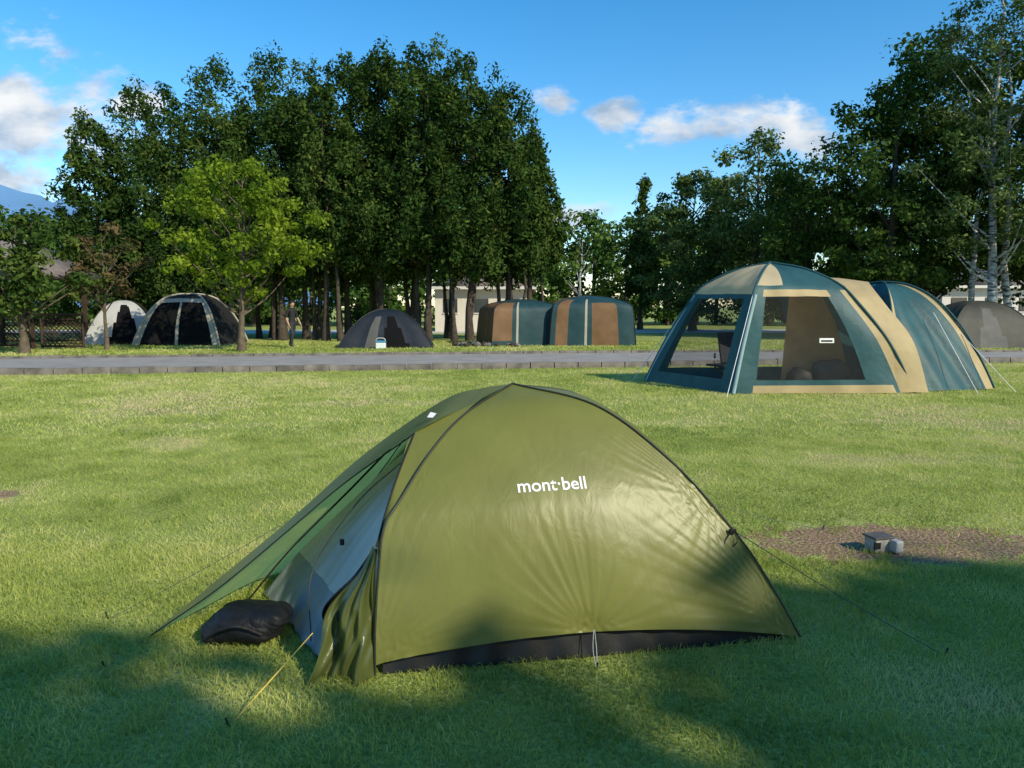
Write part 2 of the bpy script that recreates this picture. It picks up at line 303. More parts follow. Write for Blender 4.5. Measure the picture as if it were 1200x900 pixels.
# ------------------------------------------------------------------ trees
def tree(name,x,y,H,cb,R,nc,lp,leaf,lmat,bmat,tr,seed,kind='round',limbs=14,lean=(0,0),csz=.30,trunks=None,tone=0,asp=.55):
    r=np.random.default_rng(seed); Vs=[];Qs=[];MI=[];RN=[];off=0
    con=kind in('conifer','cedar')
    def add(V,Q,mi,rn):
        nonlocal off
        Vs.append(V);Qs.append(Q+off);MI.append(np.full(len(Q),mi));RN.append(np.broadcast_to(rn,(len(V),)).copy()); off+=len(V)
    for (ox,oy,f) in (trunks or [(0,0,1)]):
        n=9; t=np.linspace(0,1,n); top=H*.90*f
        bend=r.normal(0,.10,(n,2)).cumsum(0)*(H/14); bend-=bend[0]
        P=np.stack([x+ox*(1-.3*t)+bend[:,0]+lean[0]*t*H,y+oy*(1-.3*t)+bend[:,1]+lean[1]*t*H,t*top],1)
        V,Q=tube_arr(P,tr*f*(1.0-.95*t)+.006+ tr*.5*np.exp(-t*40),8); add(V,Q,1,.5)
        P0=P
    def prof(h):
        if kind=='cedar': return R*np.minimum(1,.6+h*1.6)*np.clip(1.0-h,0,1)**.48*1.12
        if kind=='conifer': return R*np.minimum(1,.45+h*2.6)*np.clip(1-h,0,1)**.8
        if kind=='tall': return R*np.minimum(1,.55+h*1.6)*np.clip(1.02-h,0,1)**.45
        return R*np.sqrt(np.clip(1-(2*np.clip(h,0,1)**.85-1)**2,0.02,1))
    hh=r.random(nc*4); acc=r.random(nc*4)<(prof(hh)/R)**1.3+.05; hh=hh[acc][:nc]; nc=len(hh)
    an=r.uniform(0,2*np.pi,nc); pr=prof(hh)*(.85+.3*r.random(nc))
    ph=r.uniform(0,6,3); lob=1+.16*np.sin(2*an+ph[0]+3*hh)+.12*np.sin(5*an+ph[1]+9*hh)+.12*np.sin(14*hh+ph[2]+an)
    rad=pr*lob*np.sqrt(r.uniform(.18,1,nc))
    zc=cb+hh*(H-cb)
    px=np.interp(zc,P0[:,2],P0[:,0]);py=np.interp(zc,P0[:,2],P0[:,1])
    C=np.stack([px+np.cos(an)*rad,py+np.sin(an)*rad,zc],1)
    idx=r.permutation(nc)[:limbs]
    for k in idx:
        c=C[k]; zb=max(cb*.7,c[2]-rad[k]*(.15 if con else .9)-.2)
        b=np.array([np.interp(zb,P0[:,2],P0[:,0]),np.interp(zb,P0[:,2],P0[:,1]),zb])
        mid=(b+c)/2+np.array([0,0,-.06*rad[k]])+r.normal(0,.06,3)*rad[k]
        V,Q=tube_arr(crom([b,mid,c],6),np.linspace(tr*.30*(1-.6*zb/H)+.01,.01,6),5); add(V,Q,1,.4)
    cs=R*csz*(.55+.8*r.random(nc)); 
    n=nc*lp; ci=np.repeat(np.arange(nc),lp)
    sc=np.array([.82,.82,1.1]) if con else np.array([1,1,.62])
    d=r.normal(0,1,(n,3)); d/=np.linalg.norm(d,axis=1,keepdims=True); d*=(r.random(n)**.5)[:,None]
    if con: d[:,:2]*=np.clip(1.1-.35*(d[:,2:3]+.3),.4,1.4)
    P=C[ci]+d*cs[ci][:,None]*sc
    nrm=d*.8+r.normal(0,.6,(n,3))+np.array([0,0,.4 if not con else .2]); nrm/=np.linalg.norm(nrm,axis=1,keepdims=True)
    u=np.cross(nrm,r.normal(0,1,(n,3))); u/=np.linalg.norm(u,axis=1,keepdims=True)
    if con:
        up=np.array([0,0,1.0])-nrm*nrm[:,2:3]; u=u*.8+up*.6; u/=np.linalg.norm(u,axis=1,keepdims=True)
    v=np.cross(nrm,u)
    ls=leaf*(.5+1.0*r.random(n))
    a=P+u*ls[:,None]*.5; c2=P-u*ls[:,None]*.5; b=P+v*ls[:,None]*.5*asp+nrm*ls[:,None]*.05; d2=P-v*ls[:,None]*.5*asp+nrm*ls[:,None]*.05
    V=np.stack([a,b,c2,d2],1).reshape(-1,3); i=np.arange(n)*4; Q=np.stack([i,i+1,i+2,i+3],1)
    crn=r.random(nc)*.55
    rn=np.clip(crn[ci]+r.random(n)*.4+tone+(r.random(n)>.97)*.25,0,1)
    add(V,Q,0,0); RN[-1]=np.repeat(rn,4)
    return mesh_np(name,np.concatenate(Vs),quads=np.concatenate(Qs),mats=[lmat,bmat],midx=np.concatenate(MI),rnd=np.concatenate(RN))
ced=[(-18.7,34,9.9,1.2,1.9),(-17.4,35.5,11.5,1.2,2.7),(-15.4,34,11.0,1.3,2.7),(-13.9,36,12.8,1.9,3.0),(-11.9,37,13.5,2.2,3.0),(-12.7,33.8,10.4,2.2,2.5),
 (-9.8,35.5,12.6,2.7,2.8),(-7.9,36,13.1,2.8,2.8),(-5.9,34,12.8,2.9,2.7),(-6.9,37,13.4,2.9,2.6),(-3.8,33.4,12.9,2.9,2.7),(-4.7,35.5,13.5,3.0,2.6),(-1.9,33.5,12.2,2.9,2.6),(-.2,34,11.0,2.8,2.3),(.7,34.6,9.2,2.9,1.7),
 (-8.4,33.6,11.0,3.1,2.2),(-2.9,36.2,13.1,3.0,2.6),(-10.5,34.0,11.2,2.7,2.3)]
for i,(x,y,H,cb,R) in enumerate(ced):
    rr=random.Random(i)
    tk=[(0,0,1)]
    for k in range(2 if i>9 else 1): tk.insert(0,(rr.uniform(-.9,.9),rr.uniform(-.7,.5),rr.uniform(.55,.8)))
    tree('cedar_tree',x,y,H,cb,R,190,105,.19,L_cedar,bark,.15,100+i,'cedar',limbs=10,csz=.235,trunks=tk,asp=.45)
tree('maple_tree',-9.25,25.4,6.4,1.7,2.35,90,110,.15,L_maple,bark2,.11,31,'round',limbs=26,csz=.19)
tree('plum_tree',-14.3,26.2,4.4,1.8,1.3,34,60,.16,L_red,bark2,.07,33,'round',limbs=14,csz=.26)
tree('maple_tree',-15.9,24.2,4.5,1.4,1.9,60,95,.17,L_decid,bark2,.13,32,'round',limbs=16,csz=.26,tone=.15)
tree('birch_tree',20.6,32,17.5,3.6,3.6,260,120,.16,L_birch,birch,.20,41,'tall',limbs=40,csz=.20,trunks=[(.9,.3,.85),(-.6,.5,.7),(0,0,1)],tone=.15)
tree('birch_tree',23.6,31,16.0,3.4,3.2,200,110,.17,L_birch,birch,.19,55,'tall',limbs=30,csz=.22,trunks=[(.5,.3,.85),(0,0,1)],tone=.12)
tree('oak_tree',17.4,34.5,12.0,1.6,3.2,160,110,.22,L_decid,bark,.24,42,'round',limbs=20,csz=.27)
tree('oak_tree',20.5,37,14.2,2.0,3.8,170,110,.24,L_decid,bark,.26,43,'round',limbs=20,csz=.26)
tree('oak_tree',25.5,36.5,15.0,2.0,3.6,130,95,.27,L_decid,bark,.26,44,'round',limbs=20,csz=.26)
tree('oak_tree',14.6,37,8.6,1.2,2.6,110,105,.22,L_decid,bark,.18,45,'round',limbs=12,csz=.28,tone=.05)
tree('willow_tree',14.4,44,11.6,1.2,3.6,190,110,.23,L_birch,bark2,.25,46,'round',limbs=20,csz=.24,tone=.22)
tree('willow_tree',11.4,47,9.6,1.2,2.9,130,110,.24,L_birch,bark2,.22,47,'round',limbs=20,csz=.25,tone=.18)
tree('spruce_tree',8.6,50,10.3,1.6,1.7,80,80,.24,L_decid,bark,.16,48,'conifer',limbs=10,csz=.30)
tree('dead_tree',4.35,48,6.2,2.5,.9,14,2,.12,L_red,birch,.12,49,'round',limbs=14,csz=.2)
tree('oak_tree',29,33,14,2,3.6,100,80,.32,L_decid,bark,.26,50,'round',limbs=10,csz=.26)
# trees standing behind the photographer: they shade the foreground
for i,(x,y,H) in enumerate([(5.0,-8.35,10.5),(7.0,-8.3,10.6),(9.0,-8.15,10.5),(10.9,-8.0,10.5),(12.8,-7.5,10.6),(14.7,-7.0,10.6),(16.6,-6.7,10.6),(18.6,-6.6,10.6)]):
    tree('poplar_tree',x,y,H,.8,2.7,150,52,.42,L_decid,bark,.25,60+i,'round',limbs=8,csz=.28)
def treeline():
    r=np.random.default_rng(77); Vs=[];Qs=[];RN=[];MI=[];off=0
    for row in range(2):
      for x0 in np.arange(-70,80,3.6):
        x=x0+r.uniform(-1,1)+row*1.8; y=(60 if row==0 else 68)+r.uniform(-3,3); H=r.uniform(8.0,10.8)+row*.8-( .8 if -20<x0<3 else 0); R=r.uniform(2.6,3.8)
        V,Q=tube_arr([(x,y,0),(x+.1,y,H*.5),(x,y,H*.85)],[.2,.15,.03],5); Vs.append(V);Qs.append(Q+off);off+=len(V);RN.append(np.full(len(V),.3));MI.append(np.full(len(Q),1))
        nc=46;h=r.random(nc); rad=R*np.sqrt(np.clip(1-(2*h-1)**2,.05,1))*np.sqrt(r.uniform(.2,1,nc))*(.8+.4*r.random(nc));a=r.uniform(0,6.28,nc)
        C=np.stack([x+np.cos(a)*rad,y+np.sin(a)*rad,(.9 if row==0 else .2)+h*(H-1.3)],1); lp=46;ci=np.repeat(np.arange(nc),lp);n=nc*lp
        d=r.normal(0,1,(n,3));d/=np.linalg.norm(d,axis=1,keepdims=True);cs=r.uniform(.7,1.3,nc)
        P=C[ci]+d*(r.random(n)**.45)[:,None]*cs[ci][:,None]*[1,1,.65]
        nr=d+r.normal(0,.6,(n,3))+[0,0,.4];nr/=np.linalg.norm(nr,axis=1,keepdims=True);u=np.cross(nr,r.normal(0,1,(n,3)));u/=np.linalg.norm(u,axis=1,keepdims=True);v=np.cross(nr,u)
        ls=(.42*(.6+.8*r.random(n)))[:,None]*.5
        V=np.stack([P+u*ls,P+v*ls*.6,P-u*ls,P-v*ls*.6],1).reshape(-1,3);i=np.arange(n)*4;Q=np.stack([i,i+1,i+2,i+3],1)
        Vs.append(V);Qs.append(Q+off);off+=len(V);MI.append(np.zeros(n));RN.append(np.repeat(np.clip(r.random(nc)[ci]*.6+r.random(n)*.4,0,1),4))
    mesh_np('tree_line',np.concatenate(Vs),quads=np.concatenate(Qs),mats=[L_far,bark],midx=np.concatenate(MI),rnd=np.concatenate(RN))
treeline()

# ------------------------------------------------------------------ fabrics
def flymat(name,col,trans=.42,rough=.38,wr=.25):
    m,nt,out=newmat(name)
    tc=N(nt,'ShaderNodeTexCoord'); no=N(nt,'ShaderNodeTexNoise'); no.inputs['Scale'].default_value=3.2; no.inputs['Detail'].default_value=4
    nt.links.new(tc.outputs['Object'],no.inputs['Vector'])
    c=np.array(col); rp=ramp(nt,[(.35,tuple(c*.92)),(.65,tuple(c*1.07))]); nt.links.new(no.outputs['Fac'],rp.inputs[0])
    b=N(nt,'ShaderNodeBsdfPrincipled'); b.inputs['Roughness'].default_value=rough; b.inputs['Specular IOR Level'].default_value=.5
    tr=N(nt,'ShaderNodeBsdfTranslucent'); nt.links.new(rp.outputs[0],b.inputs['Base Color']); nt.links.new(rp.outputs[0],tr.inputs['Color'])
    mp=N(nt,'ShaderNodeMapping'); mp.inputs['Scale'].default_value=(1,1,.35); nt.links.new(tc.outputs['Object'],mp.inputs[0])
    n2=N(nt,'ShaderNodeTexNoise'); n2.inputs['Scale'].default_value=14; n2.inputs['Detail'].default_value=5; n2.inputs['Distortion'].default_value=.8; nt.links.new(mp.outputs[0],n2.inputs['Vector'])
    bu=N(nt,'ShaderNodeBump'); bu.inputs['Strength'].default_value=wr; bu.inputs['Distance'].default_value=.02; nt.links.new(n2.outputs['Fac'],bu.inputs['Height'])
    nt.links.new(bu.outputs[0],b.inputs['Normal']); nt.links.new(bu.outputs[0],tr.inputs['Normal'])
    mx=N(nt,'ShaderNodeMixShader'); mx.inputs[0].default_value=trans
    nt.links.new(b.outputs[0],mx.inputs[1]); nt.links.new(tr.outputs[0],mx.inputs[2]); nt.links.new(mx.outputs[0],out.inputs[0]); return m
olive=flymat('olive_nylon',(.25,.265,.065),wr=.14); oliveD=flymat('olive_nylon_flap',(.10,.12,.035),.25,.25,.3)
inner=flymat('inner_white_nylon',(.90,.88,.80),.5,.5,.3); tub=flymat('inner_grey_tub',(.24,.28,.31),.15,.35,.4)
blackf=solid('black_fabric',(.012,.012,.013),.6,.3,20,.3,60); polem=solid('pole_dark',(.03,.035,.03),.4,.2,10,.05,50)
skirtm=solid('black_floor_fabric',(.010,.011,.012),.45,.2,8,.12,14)
cord=solid('cord_grey',(.10,.11,.09),.8,.2,50,.1,200); ycord=solid('cord_yellow',(.65,.48,.10),.7,.15,50,.1,200)
white=solid('white_print',(.8,.8,.8),.6,.04,20,.02,100); loopc=solid('loop_cord',(.35,.36,.34),.7,.1,50,.1,200)

# ------------------------------------------------------------------ main tent
T=empty('camping_tent')
P=(0,3.72,1.115)
Lc=[(-.555,2.877,.01),(-.556,2.90,.188),(-.55,2.95,.385),(-.534,3.02,.579),(-.473,3.10,.685),(-.362,3.27,.855),(-.22,3.45,1.0),P]
Rc=[(1.303,3.228,.012),(1.16,3.285,.27),(1.012,3.338,.482),(.762,3.432,.762),(.413,3.564,1.02),P]
BRc=[(1.16,4.50,.02),(1.0,4.35,.45),(.70,4.15,.80),(.35,3.92,1.04),P]
BLc=[(-1.05,4.30,.02),(-.85,4.18,.45),(-.58,4.02,.78),(-.28,3.85,1.0),P]
def wr_near(S,Tt):
    d=np.zeros_like(S)
    def rad(cs,ct,k,amp,fall,ph):
        dx=(S-cs)*1.85; dy=(Tt-ct)*1.25; r=np.hypot(dx,dy); a=np.arctan2(dy,dx)
        return amp*(np.sin(a*k+ph+2*np.sin(3*a))*.6+.4*np.sin(a*k*1.9+ph*2+1.3*np.sin(5*a)))*np.exp(-r/fall)*np.clip(r/.05,0,1)
    d+=rad(.485,0,26,.0075,.16,.3)+rad(1,.02,40,.009,.20,1)+rad(1,.40,34,.007,.16,2)+rad(0,.02,40,.006,.18,.7)+rad(0,.5,30,.002,.12,1.7)
    d+=.003*np.sin(S*24+4*Tt+2*np.sin(Tt*7))*np.exp(-Tt/.25)
    d+=.002*np.sin((S-Tt*.4)*48+3*np.sin(Tt*9))*np.clip((S-.55)*2.2,0,1)*np.clip(1-Tt*1.1,0,1)
    d-=.028*np.sin(np.pi*S)*np.sin(np.pi*np.clip(Tt,0,1))**.8
    d+=.02*np.exp(-((S-.485)/.05)**2)*np.exp(-(Tt/.06)**2)
    return -d*1.0
def hem(S,Tt):
    o=np.zeros(S.shape+(3,)); o[...,2]=(.045*(1-S)**1.0+.085*np.sin(np.pi*S)**.8)*np.exp(-Tt*7)
    return o
fly=patch('fly_side_panel',Lc,Rc,110,190,[olive],T,disp=wr_near,base=hem)
patch('fly_foot_panel',Rc,BRc,50,60,[olive],T,disp=lambda S,t:.02*np.sin(np.pi*S)*np.sin(np.pi*t)+.003*np.sin(S*40)*(1-t)**2)
patch('fly_back_panel',BRc,BLc,50,80,[olive],T,disp=lambda S,t:.02*np.sin(np.pi*S)*np.sin(np.pi*t)+.003*np.sin(S*50)*(1-t)**2)
Vp=(-1.652,3.245,.012)
ridge=[Vp,(-1.364,3.38,.243),(-1.044,3.55,.503),(-.734,3.70,.772),(-.352,3.80,1.025),(-.15,3.77,1.09),P]
openE=[Vp,(-1.355,3.32,.212),(-1.068,3.42,.445),(-.79,3.48,.675),(-.449,3.37,.925),(-.22,3.50,1.03),P]
def strip(name,A,B,n,m,mats,disp=None,flip=False):
    na=len(A)
    def cr(P,u):
        Pn=np.array(P,float);Q=np.vstack([2*Pn[0]-Pn[1],Pn,2*Pn[-1]-Pn[-2]]);out=[]
        for x in u:
            i=min(int(x),len(Pn)-2);t=x-i;p0,p1,p2,p3=Q[i:i+4];out.append(.5*((2*p1)+(-p0+p2)*t+(2*p0-5*p1+4*p2-p3)*t*t+(-p0+3*p1-3*p2+p3)*t**3))
        return np.array(out)
    u=np.linspace(0,na-1,n); a=cr(A,u);b=cr(B,u); s=np.linspace(0,1,m)
    V=a[:,None]*(1-s)[None,:,None]+b[:,None]*s[None,:,None]
    if disp is not None:
        S_,T_=np.meshgrid(s,np.linspace(0,1,n)); V=V+disp(S_,T_)
    return mesh_np(name,V.reshape(-1,3),quads=grid_quads(n,m),mats=mats,smooth=True,parent=T)
strip('vestibule_ridge_strip',ridge,openE,70,8,[olive])
nearE=[P,(-.22,3.50,1.03),(-.449,3.37,.925),(-.490,3.22,.80),(-.530,3.10,.66),(-.562,3.0,.512)]
poleN=[P,(-.16,3.53,1.055),(-.33,3.32,.90),(-.43,3.18,.75),(-.52,3.05,.62),(-.552,2.97,.47)]
strip('vestibule_near_strip',nearE,poleN,50,6,[olive])
farB=[Vp,(-1.52,3.52,.03),(-1.38,3.90,.03),(-1.12,4.26,.03),(-.84,4.16,.45),(-.40,3.95,.90),P]
ridge2=[Vp,(-1.40,3.365,.215),(-1.18,3.475,.39),(-.95,3.60,.58),(-.70,3.71,.79),(-.352,3.80,1.02),P]
def fd(S,t):
    o=np.zeros(S.shape+(3,)); o[...,1]=.02*np.sin(np.pi*S)*np.sin(np.pi*t)+.006*np.sin(S*9+t*16)*np.sin(np.pi*S); return o
olive_lit=flymat('olive_nylon_sunlit',(.78,.72,.20),.72)  # same fly nylon, colour raised to stand in for sunlight on the far panel
strip('vestibule_far_panel',ridge2,farB,60,24,[olive_lit],disp=fd)
def fl1(S,t):
    o=np.zeros(S.shape+(3,)); e=np.clip(t*2.2,0,1)*.9+.1
    o[...,1]=(.030*np.sin(S*7+1.2*np.sin(t*4))+.016*np.sin(S*17-2*t+1.5*np.sin(t*6))+.007*np.sin(S*33+4*t+2*np.sin(t*9)))*e
    o[...,0]=.014*np.sin(t*9+S*3)*e*(1-S); o[...,2]=.006*np.sin(S*9+t*4)*e; return o
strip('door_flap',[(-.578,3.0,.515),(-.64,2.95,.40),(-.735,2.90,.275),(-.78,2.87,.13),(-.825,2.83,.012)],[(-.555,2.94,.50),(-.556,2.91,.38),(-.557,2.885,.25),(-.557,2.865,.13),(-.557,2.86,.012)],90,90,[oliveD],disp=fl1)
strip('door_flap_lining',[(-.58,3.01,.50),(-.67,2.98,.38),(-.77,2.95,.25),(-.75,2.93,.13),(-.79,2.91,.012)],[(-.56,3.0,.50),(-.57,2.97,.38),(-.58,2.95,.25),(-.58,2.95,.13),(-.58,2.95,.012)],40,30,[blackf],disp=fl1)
def sub(c,n=40): return crom(c,n)
tube('pole_1',sub(Lc)+[0,-.004,.004],.0050,polem,T); tube('pole_2',sub(Rc)+[0.003,-.003,.004],.0050,polem,T)
tube('pole_3',sub(BRc),.005,polem,T); tube('pole_4',sub(BLc),.005,polem,T)
tube('door_zip_1',crom(openE[:5],40)+[0,-.003,-.003],.0035,blackf,T)
tube('door_zip_2',crom(nearE[2:],30)+[0,-.005,0],.0045,blackf,T)
tube('door_zip_3',crom([(-.55,3.72,.86),(-.82,3.75,.58),(-1.14,3.70,.26),(-1.34,3.62,.02)],24),.0055,blackf,T)
tube('door_seam',crom([(-.50,3.80,.90),(-.80,3.93,.5),(-1.08,4.06,.2)],24),.003,polem,T)
iP=(0,3.72,1.05)
iNL=[(-.80,2.985,.012),(-.72,3.06,.25),(-.60,3.17,.48),(-.44,3.34,.72),(-.24,3.52,.90),iP]
iBL=[(-1.29,3.74,.012),(-1.08,3.80,.25),(-.83,3.82,.5),(-.57,3.80,.74),(-.27,3.76,.92),iP]
iNR=[(1.235,3.285,.012),(1.08,3.36,.3),(.85,3.46,.6),(.55,3.55,.83),(.25,3.65,.98),iP]
iBR=[(1.10,4.38,.012),(.96,4.26,.3),(.75,4.12,.6),(.5,3.98,.83),(.25,3.84,.98),iP]
wv=lambda S,t:.008*np.sin(S*17+t*5)*(1-t)+.005*np.sin(S*41+7*t)*(1-t)
mf=lambda s,t:1 if t<.17 else 0
patch('inner_door_wall',iNL,iBL,44,50,[inner,tub],T,disp=wv,matfn=mf)
patch('inner_side_wall',iNL,iNR,44,50,[inner,blackf],T,matfn=mf)
patch('inner_foot_wall',iNR,iBR,30,30,[inner,blackf],T,matfn=mf)
patch('inner_back_wall',iBR,iBL,30,30,[inner,blackf],T,matfn=mf)
tube('inner_door_zip',crom([(-.86,3.10,.06),(-.90,3.30,.30),(-.72,3.45,.58),(-.52,3.50,.76)],30)+[-.012,-.012,0],.003,polem,T)
mesh_np('inner_floor',[iNL[0],iNR[0],iBR[0],iBL[0]],quads=[(0,1,2,3)],mats=[blackf],parent=T)
fb=crom([(-.53,2.905,.004),(.35,3.06,.004),(1.27,3.232,.004)],80); ft=fb.copy(); ft[:,2]=.155-.09*np.linspace(0,1,80)**4; ft[:,1]+=.045
vv=np.concatenate([fb,(fb+ft)/2+np.stack([0*fb[:,0],.008*np.sin(np.arange(80)*.9),0*fb[:,0]],1),ft]); 
mesh_np('floor_skirt',vv,quads=grid_quads(3,80),mats=[skirtm],smooth=True,parent=T)
tube('hem_loop_1',crom([(.347,3.035,.135),(.342,3.0,.06),(.352,2.965,.0)],10),.0018,loopc,T)
tube('hem_loop_2',crom([(.351,3.035,.135),(.357,3.0,.06),(.355,2.965,.0)],10),.0018,loopc,T)
tube('stake_1',[(.355,2.965,-.02),(.355,2.95,.03)],.004,polem,T)
def line(nm,a,b,m,r=.0022,sag=.01):
    a=np.array(a,float);b=np.array(b,float); tube(nm,crom([a,(a+b)/2-[0,0,sag],b],12),r,m,T,k=5)
    tube(nm+'_peg',[b+[0,0,-.02],b+(b-a)/np.linalg.norm(b-a)*[.02,.02,0]+[0,0,.035]],.004,polem,T,k=6)
line('guy_line_1',(1.015,3.33,.48),(1.867,3.078,0),cord); line('guy_line_2',Vp,(-1.70,2.97,0),cord)
line('guy_line_3',(-1.10,3.53,.46),(-1.95,3.46,0),cord,.0016); line('guy_line_4',(-.80,2.86,.2),(-1.016,2.537,0),ycord,.0028,.0)
line('guy_line_5',(1.10,4.36,.35),(2.1,4.9,0),cord,.0016)
tube('guy_tail_1',crom([(1.01,3.32,.48),(.97,3.30,.43),(.95,3.275,.36),(.985,3.28,.30)],14),.003,polem,T)
tube('guy_tail_2',crom([(1.01,3.32,.48),(1.03,3.30,.44),(1.0,3.30,.40),(.93,3.27,.34)],14),.0025,polem,T)
box('guy_toggle',(1.012,3.318,.478),(.035,.012,.022),blackf,T,rot=.2,bevel=.003)
box('zip_toggle',(-.80,3.40,.40),(.02,.01,.03),blackf,T,bevel=.003)
def printed(txt,center,width,parent,target,name,rot=0.0,offs=.0025):
    cu=bpy.data.curves.new(name,'FONT'); cu.body=txt; cu.size=1; cu.align_x='CENTER'; cu.align_y='CENTER'; cu.offset=.012; cu.resolution_u=4
    to=bpy.data.objects.new(name+'_tmp',cu); link(to); bpy.context.view_layer.update()
    me=bpy.data.meshes.new_from_object(to.evaluated_get(bpy.context.evaluated_depsgraph_get())); bpy.data.objects.remove(to)
    bvh=BVHTree.FromObject(target,bpy.context.evaluated_depsgraph_get())
    xs=[v.co.x for v in me.vertices]; k=width/(max(xs)-min(xs)); c=Vector(center)
    hit,nrm,_,_=bvh.ray_cast(c+Vector((0,-1.2,.35)),Vector((0,1.2,-.35)).normalized())
    n=nrm if nrm.y<0 else -nrm
    xa=Vector((0,0,1)).cross(n).normalized(); ya=n.cross(xa).normalized()
    xr=xa*math.cos(rot)+ya*math.sin(rot); yr=-xa*math.sin(rot)+ya*math.cos(rot)
    for v in me.vertices:
        p=hit+xr*v.co.x*k+yr*v.co.y*k
        h2,n2,_,_=bvh.ray_cast(p+n*.2,-n)
        v.co=(h2 if h2 else p)+n*offs
    me.materials.clear(); me.materials.append(white)
    o=bpy.data.objects.new(name,me); link(o,parent); return o
bpy.context.view_layer.update()
printed('mont·bell',(.178,3.25,.71),.315,T,fly,'logo_text')
mesh_np('logo_mark',[(-.400,3.46,.985),(-.385,3.475,1.008),(-.355,3.46,1.003),(-.372,3.45,.985)],quads=[(0,1,2,3)],mats=[white],parent=T)

def blob(name,c,size,mat,parent=None,seed=0,seg=40,fold=.06,flat=.0):
    n,m=seg,seg; V=[]
    for i in range(n):
        th=math.pi*i/(n-1)
        for j in range(m):
            ph=2*math.pi*j/m
            e=.72
            x=math.copysign(abs(math.cos(ph))**e,math.cos(ph))*math.sin(th)**e; y=math.copysign(abs(math.sin(ph))**e,math.sin(ph))*math.sin(th)**e; z=math.copysign(abs(math.cos(th))**.8,math.cos(th))
            f=1+fold*math.sin(x*5+z*3+seed)+fold*.7*math.sin(y*9+x*4)+fold*.4*math.sin(z*13+x*11)
            V.append((c[0]+x*f*size[0]/2,c[1]+y*f*size[1]/2,max(c[2]+z*f*size[2]/2,.006)))
    Q=[(i*m+j,i*m+(j+1)%m,(i+1)*m+(j+1)%m,(i+1)*m+j) for i in range(n-1) for j in range(m)]
    return mesh_np(name,V,quads=Q,mats=[mat],smooth=True,parent=parent)
B=empty('backpack')
blackn=solid('black_nylon',(.009,.010,.012),.6,.4,10,.4,30)
blob('sack_body',(-1.20,3.26,.075),(.34,.28,.15),blackn,B,1,fold=.035); blob('sack_flap',(-1.10,3.24,.105),(.18,.20,.10),blackn,B,3,fold=.05)
blob('sack_pocket',(-1.32,3.21,.055),(.13,.15,.10),blackn,B,5,fold=.05)
tube('sack_strap',crom([(-1.35,3.12,.05),(-1.28,3.10,.10),(-1.19,3.10,.12),(-1.10,3.13,.07)],16),.008,blackf,B)

O=empty('power_outlet_box')
stone=solid('cast_concrete',(.36,.34,.31),.85,.25,30,.4,150)
box('concrete_block',(2.27,4.47,.045),(.13,.10,.09),stone,O,rot=.25,bevel=.008)
box('cover_plate',(2.345,4.43,.048),(.055,.10,.075),solid('grey_plastic',(.45,.45,.43),.5,.08,20,.05,60),O,rot=.25,bevel=.01)
box('outlet_recess',(2.235,4.415,.048),(.045,.012,.045),blackf,O,rot=.25,bevel=.003)
box('lid',(2.27,4.47,.095),(.15,.12,.012),solid('lid_dark',(.09,.085,.08),.6,.2,20,.1,60),O,rot=.25,bevel=.004)

# ------------------------------------------------------------------ other tents
def frame_tent(name,legs,sides,mats,res=26,pole=None,pr=.014,sagd=.03):
    E=empty(name)
    for i in range(4):
        if sides[i] is None: continue
        patch('wall_%d'%(i+1),legs[i],legs[(i+1)%4],res,res,mats,E,disp=lambda S,t,i=i:sagd*np.sin(np.pi*S)*np.sin(np.pi*np.clip(t,0,1))+.012*np.sin(S*23+i)*(1-t)+.008*np.sin(S*9+t*15+i),matfn=sides[i])
    for i in range(4): tube('pole_%d'%(i+1),crom(legs[i],24)+[0,0,.01],pr,pole or polem,E)
    return E
def legs_of(cx,cy,rot,L,W,H,e=2.3,cabin=False):
    out=[]
    prof=[(1,0),(.97,.35),(.93,.68),(.87,.82),(.66,.91),(.34,.97),(0,1)] if cabin else [(s,1-s**e) for s in (1,.93,.82,.66,.45,.22,0)]
    for sx_,sy_ in ((-1,-1),(1,-1),(1,1),(-1,1)):
        pts=[]
        for s,zz in prof:
            lx=sx_*L/2*s; ly=sy_*W/2*s
            pts.append((cx+lx*math.cos(rot)-ly*math.sin(rot),cy+lx*math.sin(rot)+ly*math.cos(rot),H*zz+.01))
        out.append(pts)
    return out
fb_black=solid('tent_black',(.016,.017,.018),.6,.2,4,.3,12,trans=.05); fb_white=solid('tent_white',(.52,.52,.50),.6,.08,3,.3,12,trans=.25)
fb_beige=solid('tent_beige',(.46,.42,.33),.6,.1,3,.3,12,trans=.25); fb_tan=solid('tent_tan',(.20,.11,.05),.6,.15,3,.3,12,trans=.2)
fb_teal=solid('tent_teal',(.035,.115,.13),.5,.15,3,.35,9,trans=.3); fb_dgreen=solid('tent_dark_green',(.014,.050,.058),.6,.2,3,.3,12,trans=.1)
fb_grey=solid('tent_grey',(.10,.10,.09),.6,.15,3,.3,12,trans=.15); fb_gold=solid('tent_gold',(.54,.42,.22),.55,.12,3,.35,9,trans=.3)
net=netting('window_netting',(.05,.05,.05),.22); netd=netting('window_netting_dark',(.012,.012,.013),.85); fb_roof=solid('tent_roof_khaki',(.80,.66,.42),.6,.08,3,.2,12,trans=.5)
clear=netting('window_clear',(.12,.12,.11),.14)
tri=lambda s,t,a,b,h:(t<h) and abs(s-(a+b)/2)<(b-a)/2*(1-t/h*.55)
frame_tent('dome_tent',legs_of(-16.2,31.2,.35,2.9,2.4,1.78),[lambda s,t:(2 if tri(s,t,.32,.78,.72) else 0),lambda s,t:(1 if t<.9 else 0),lambda s,t:1,lambda s,t:0],[fb_white,fb_black,netd])
